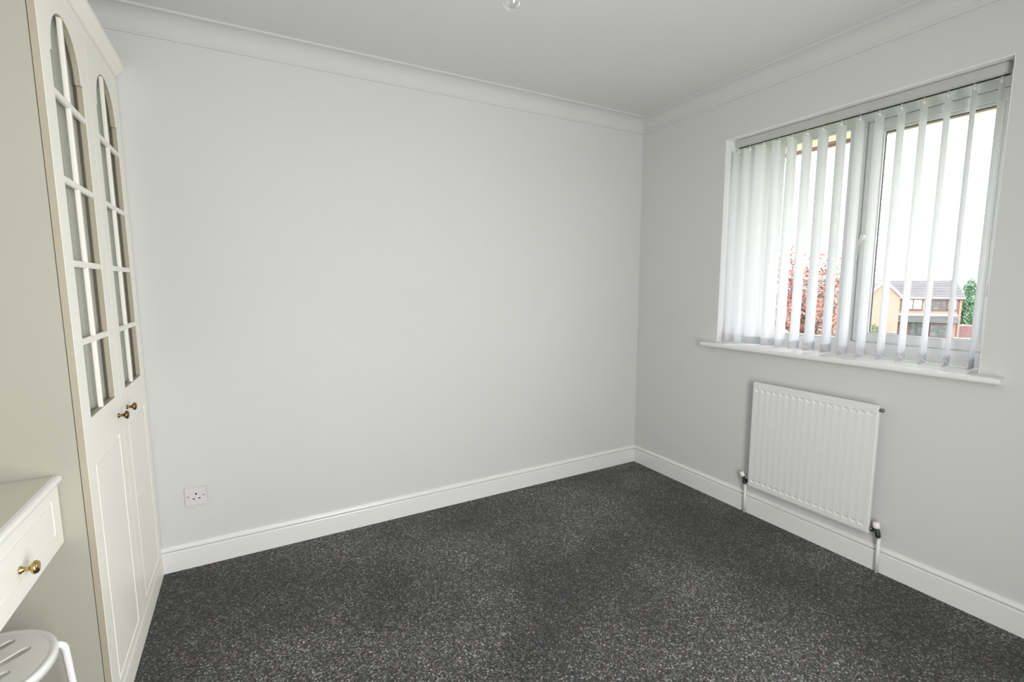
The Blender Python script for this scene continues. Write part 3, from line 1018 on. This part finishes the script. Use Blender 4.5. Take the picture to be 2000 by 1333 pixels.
# front gable wing
GY = -3.0
mb = MB()
apx, apz, el = -9.22, gz(1.24), gz(-0.70)
g = [(-11.1, 0), (-7.33, 0), (-7.33, el), (apx, apz), (-11.1, el)]
mb.add([(x, GY, z) for x, z in g] + [(x, 0.0, z) for x, z in g], [(0, 1, 2, 3, 4), (1, 6, 7, 2), (0, 4, 9, 5)])
mb.build('gable_wing', 'brick', hs)
for s, ex in ((1, -7.05), (-1, -11.40)):
    d = [(apx, apz + 0.02), (ex, apz + 0.02 - abs(ex - apx) * 1.035)]
    mb = MB()
    q = [(d[0][0], d[0][1]), (d[1][0], d[1][1]), (d[1][0], d[1][1] + 0.42), (d[0][0], d[0][1] + 0.46)]
    mb.loops([[(x, y, z) for x, z in q] for y in (GY - 0.30, GY - 0.22)], True, True, False)
    mb.build('bargeboard', 'white', hs)
    mb = MB()
    n = 10
    for k in range(n):
        a, b = k / n, (k + 1) / n
        P = lambda f, o: (q[3][0] + (q[2][0] - q[3][0]) * f, q[3][1] + (q[2][1] - q[3][1]) * f + o)
        p0, p1 = P(a, 0.0), P(b, 0.07)
        mb.add([(p0[0], GY - 0.32, p0[1]), (p1[0], GY - 0.32, p1[1]), (p1[0], 2.6, p1[1]), (p0[0], 2.6, p0[1])], [(0, 1, 2, 3)])
    mb.build('gable_roof', 'tile', hs)

nb = empty('neighbour_house', HO + Matrix.Rotation(RZ, 3, 'Z') @ Vector((-13.0, 9.6, 0)), RZ)
tag(nb, 'buff brick house with dark tiled roof partly hidden behind the copper-leaved tree', 'house')
mb = MB()
mb.box(-7.0, 4.6, 0, 7, 0, gz(-0.75))
mb.build('wall', 'obrick', nb)
mb = MB()
roof_slope(mb, -7.2, 5.0, -0.35, gz(-0.95), 3.4, gz(2.05), 9)
mb.add([(-7.2, 7.4, gz(-0.9)), (5.0, 7.4, gz(-0.9)), (5.0, 3.4, gz(2.05)), (-7.2, 3.4, gz(2.05))], [(0, 1, 2, 3)])
mb.build('roof', 'tile2', nb)
for x0 in (-5.5, -1.6):
    f = MB().box(x0, x0 + 1.8, -0.06, 0.02, gz(-3.0), gz(-1.4)).build('window', 'brown', nb)
    for k in range(2):
        MB().box(x0 + 0.1 + 0.85 * k, x0 + 0.85 + 0.85 * k, -0.09, -0.05, gz(-2.88), gz(-1.5)).build('pane', 'pane', f)

# fence at the right end of the brick house
fe = empty('garden_fence', HO + Matrix.Rotation(RZ, 3, 'Z') @ Vector((0.36, 0.4, 0)), RZ)
tag(fe, 'brown board fence with white capping at the right end of the brick house', 'fence')
for k in range(12):
    MB().box(0.02 + k * 0.22, 0.22 + k * 0.22, 0, 0.03, 0.1, 1.72).build('board', 'fence', fe)
MB().box(0.0, 2.7, -0.03, 0.06, 1.72, 1.84).build('capping', 'white', fe)
for x in (0.0, 2.66):
    MB().box(x, x + 0.12, 0.03, 0.13, 0, 2.0).build('post', 'fence', fe)

# parked car below the fence
cr = empty('car', (65.6, 19.0, -6.16), math.radians(17))
tag(cr, 'pale blue parked car whose roof just shows at the foot of the fence', 'car')
side = [(-2.0, 0.25), (2.0, 0.25), (2.05, 0.62), (1.9, 0.80), (1.0, 0.90), (-1.6, 0.92), (-1.98, 0.80), (-2.05, 0.5)]
mb = MB().loops([[(x, y, z) for x, z in side] for y in (-0.82, 0.82)], True, True, False)
mb.build('body', 'car', cr, 0.05)
cab = [(-1.65, 0.90), (0.95, 0.90), (0.30, 1.32), (-0.2, 1.38), (-1.1, 1.36)]
MB().loops([[(x * 0.99, y, z - 0.01) for x, z in cab] for y in (-0.70, 0.70)], True, True, False).build('windows', 'pane', cr)
MB().loops([[(x, y, z) for x, z in ((0.34, 1.30), (-0.2, 1.365), (-1.12, 1.345), (-1.12, 1.385), (-0.2, 1.41), (0.30, 1.345))] for y in (-0.71, 0.71)], True, True, False).build('car_roof', 'car', cr)
for x in (-1.25, 1.3):
    for y in (-0.84, 0.68):
        MB().lathe([(0.18, 0), (0.30, 0.0), (0.31, 0.08), (0.30, 0.16), (0.18, 0.16)], (x, y, 0.31), 'y', 18).build('wheel', 'tyre', cr)

# ------------------------------------------------------------------ outside: trees
def leaves(mb, blobs, n, size, flat=0.0):
    tot = sum(b[3] * b[4] * b[5] for b in blobs)
    for bx, by, bz, rx, ry, rz in blobs:
        for _ in range(int(n * rx * ry * rz / tot)):
            while True:
                p = Vector((rnd.uniform(-1, 1), rnd.uniform(-1, 1), rnd.uniform(-1, 1)))
                if 0.15 < p.length < 1:
                    break
            c = Vector((bx + p.x * rx, by + p.y * ry, bz + p.z * rz))
            a = Vector((rnd.gauss(0, 1), rnd.gauss(0, 1), rnd.gauss(0, 1))).normalized()
            b = a.cross(Vector((rnd.gauss(0, 1), rnd.gauss(0, 1), rnd.gauss(0, 1)))).normalized()
            s = size * rnd.uniform(0.6, 1.3)
            mb.add([c - a * s, c + b * s * 0.55, c + a * s, c - b * s * 0.55], [(0, 1, 2, 3)])

def tree(name, label, cat, base, height, blobs, n, size, lm, branches=10, r=0.09, group=None):
    t = empty(name, base)
    tag(t, label, cat, group)
    mb = MB()
    mb.tube([(0, 0, 0), (0.03, 0.02, height * 0.35), (0.0, 0.04, height * 0.8)], r, 8, r * 0.45)
    for k in range(branches):
        b = blobs[k % len(blobs)]
        z0 = height * rnd.uniform(0.3, 0.75)
        e = Vector((b[0] + rnd.uniform(-1, 1) * b[3] * 0.7, b[1] + rnd.uniform(-1, 1) * b[4] * 0.7, b[2] + rnd.uniform(-0.2, 0.95) * b[5]))
        s = Vector((0, 0.02, z0))
        m_ = s.lerp(e, 0.5) + Vector((0, 0, 0.1))
        mb.tube([s, m_, e], r * 0.35, 5, r * 0.08)
    mb.build('trunk', 'bark', t)
    mb = MB()
    leaves(mb, blobs, n, size)
    f = mb.build('foliage', lm, t)
    f['kind'] = 'stuff'
    return t
tree('copper_tree', 'copper red leaved tree close outside the left pane', 'tree', (9.1, 3.85, -3.0), 4.9,
     [(-1.0, 0.45, 3.62, 0.75, 0.75, 1.5), (-0.40, 0.27, 3.72, 0.62, 0.6, 1.52), (0.1, -0.05, 3.4, 0.55, 0.55, 1.6), (0.45, -0.18, 3.5, 0.42, 0.42, 1.5),
      (-0.3, 0.1, 2.2, 1.05, 0.9, 0.9)], 7000, 0.052, 'redleaf', 22, 0.10)
RM = Matrix.Rotation(RZ, 3, 'Z')
tree('conifer', 'tall dark green conifer beyond the right end of the brick house', 'tree', HO + RM @ Vector((2.75, 5.0, 0)), 8.0,
     [(0, 0, 2.4, 1.5, 1.2, 2.4), (0, 0, 4.6, 1.35, 1.2, 2.0), (0, 0, 6.4, 1.0, 0.9, 1.6), (0, 0, 7.5, 0.5, 0.5, 0.9)], 9000, 0.16, 'conifer', 8, 0.16)
tree('front_bush', 'small pale green shrub at the foot of the brick gable', 'shrub', HO + RM @ Vector((-10.3, -4.2, 0)), 1.6,
     [(0, 0, 0.9, 0.9, 0.7, 0.9), (0.3, 0, 1.3, 0.6, 0.5, 0.8)], 1200, 0.10, 'bush', 6, 0.05)
far_lab = ['hazy bare pale tree behind the left part of the tiled roof', 'hazy bare pale tree behind the middle of the tiled roof',
           'hazy bare pale tree behind the right end of the tiled roof', 'pale green treetop behind the neighbouring dark tiled roof']
for i, (s, d, h_, lm) in enumerate(((0.5, 44, 9.6, 'haze'), (6.5, 46, 9.2, 'haze'), (11.5, 44, 9.3, 'haze'), (-11.6, 20, 9.2, 'bush'))):
    tree('distant_tree', far_lab[i], 'tree', HO + RM @ Vector((s, d, 0)), h_,
         [(-1.2, 0, h_ * 0.72, 1.9, 1.6, h_ * 0.26), (1.2, 0, h_ * 0.74, 1.9, 1.6, h_ * 0.25)], 1400, 0.17, lm, 14, 0.14, 'trees behind the houses')
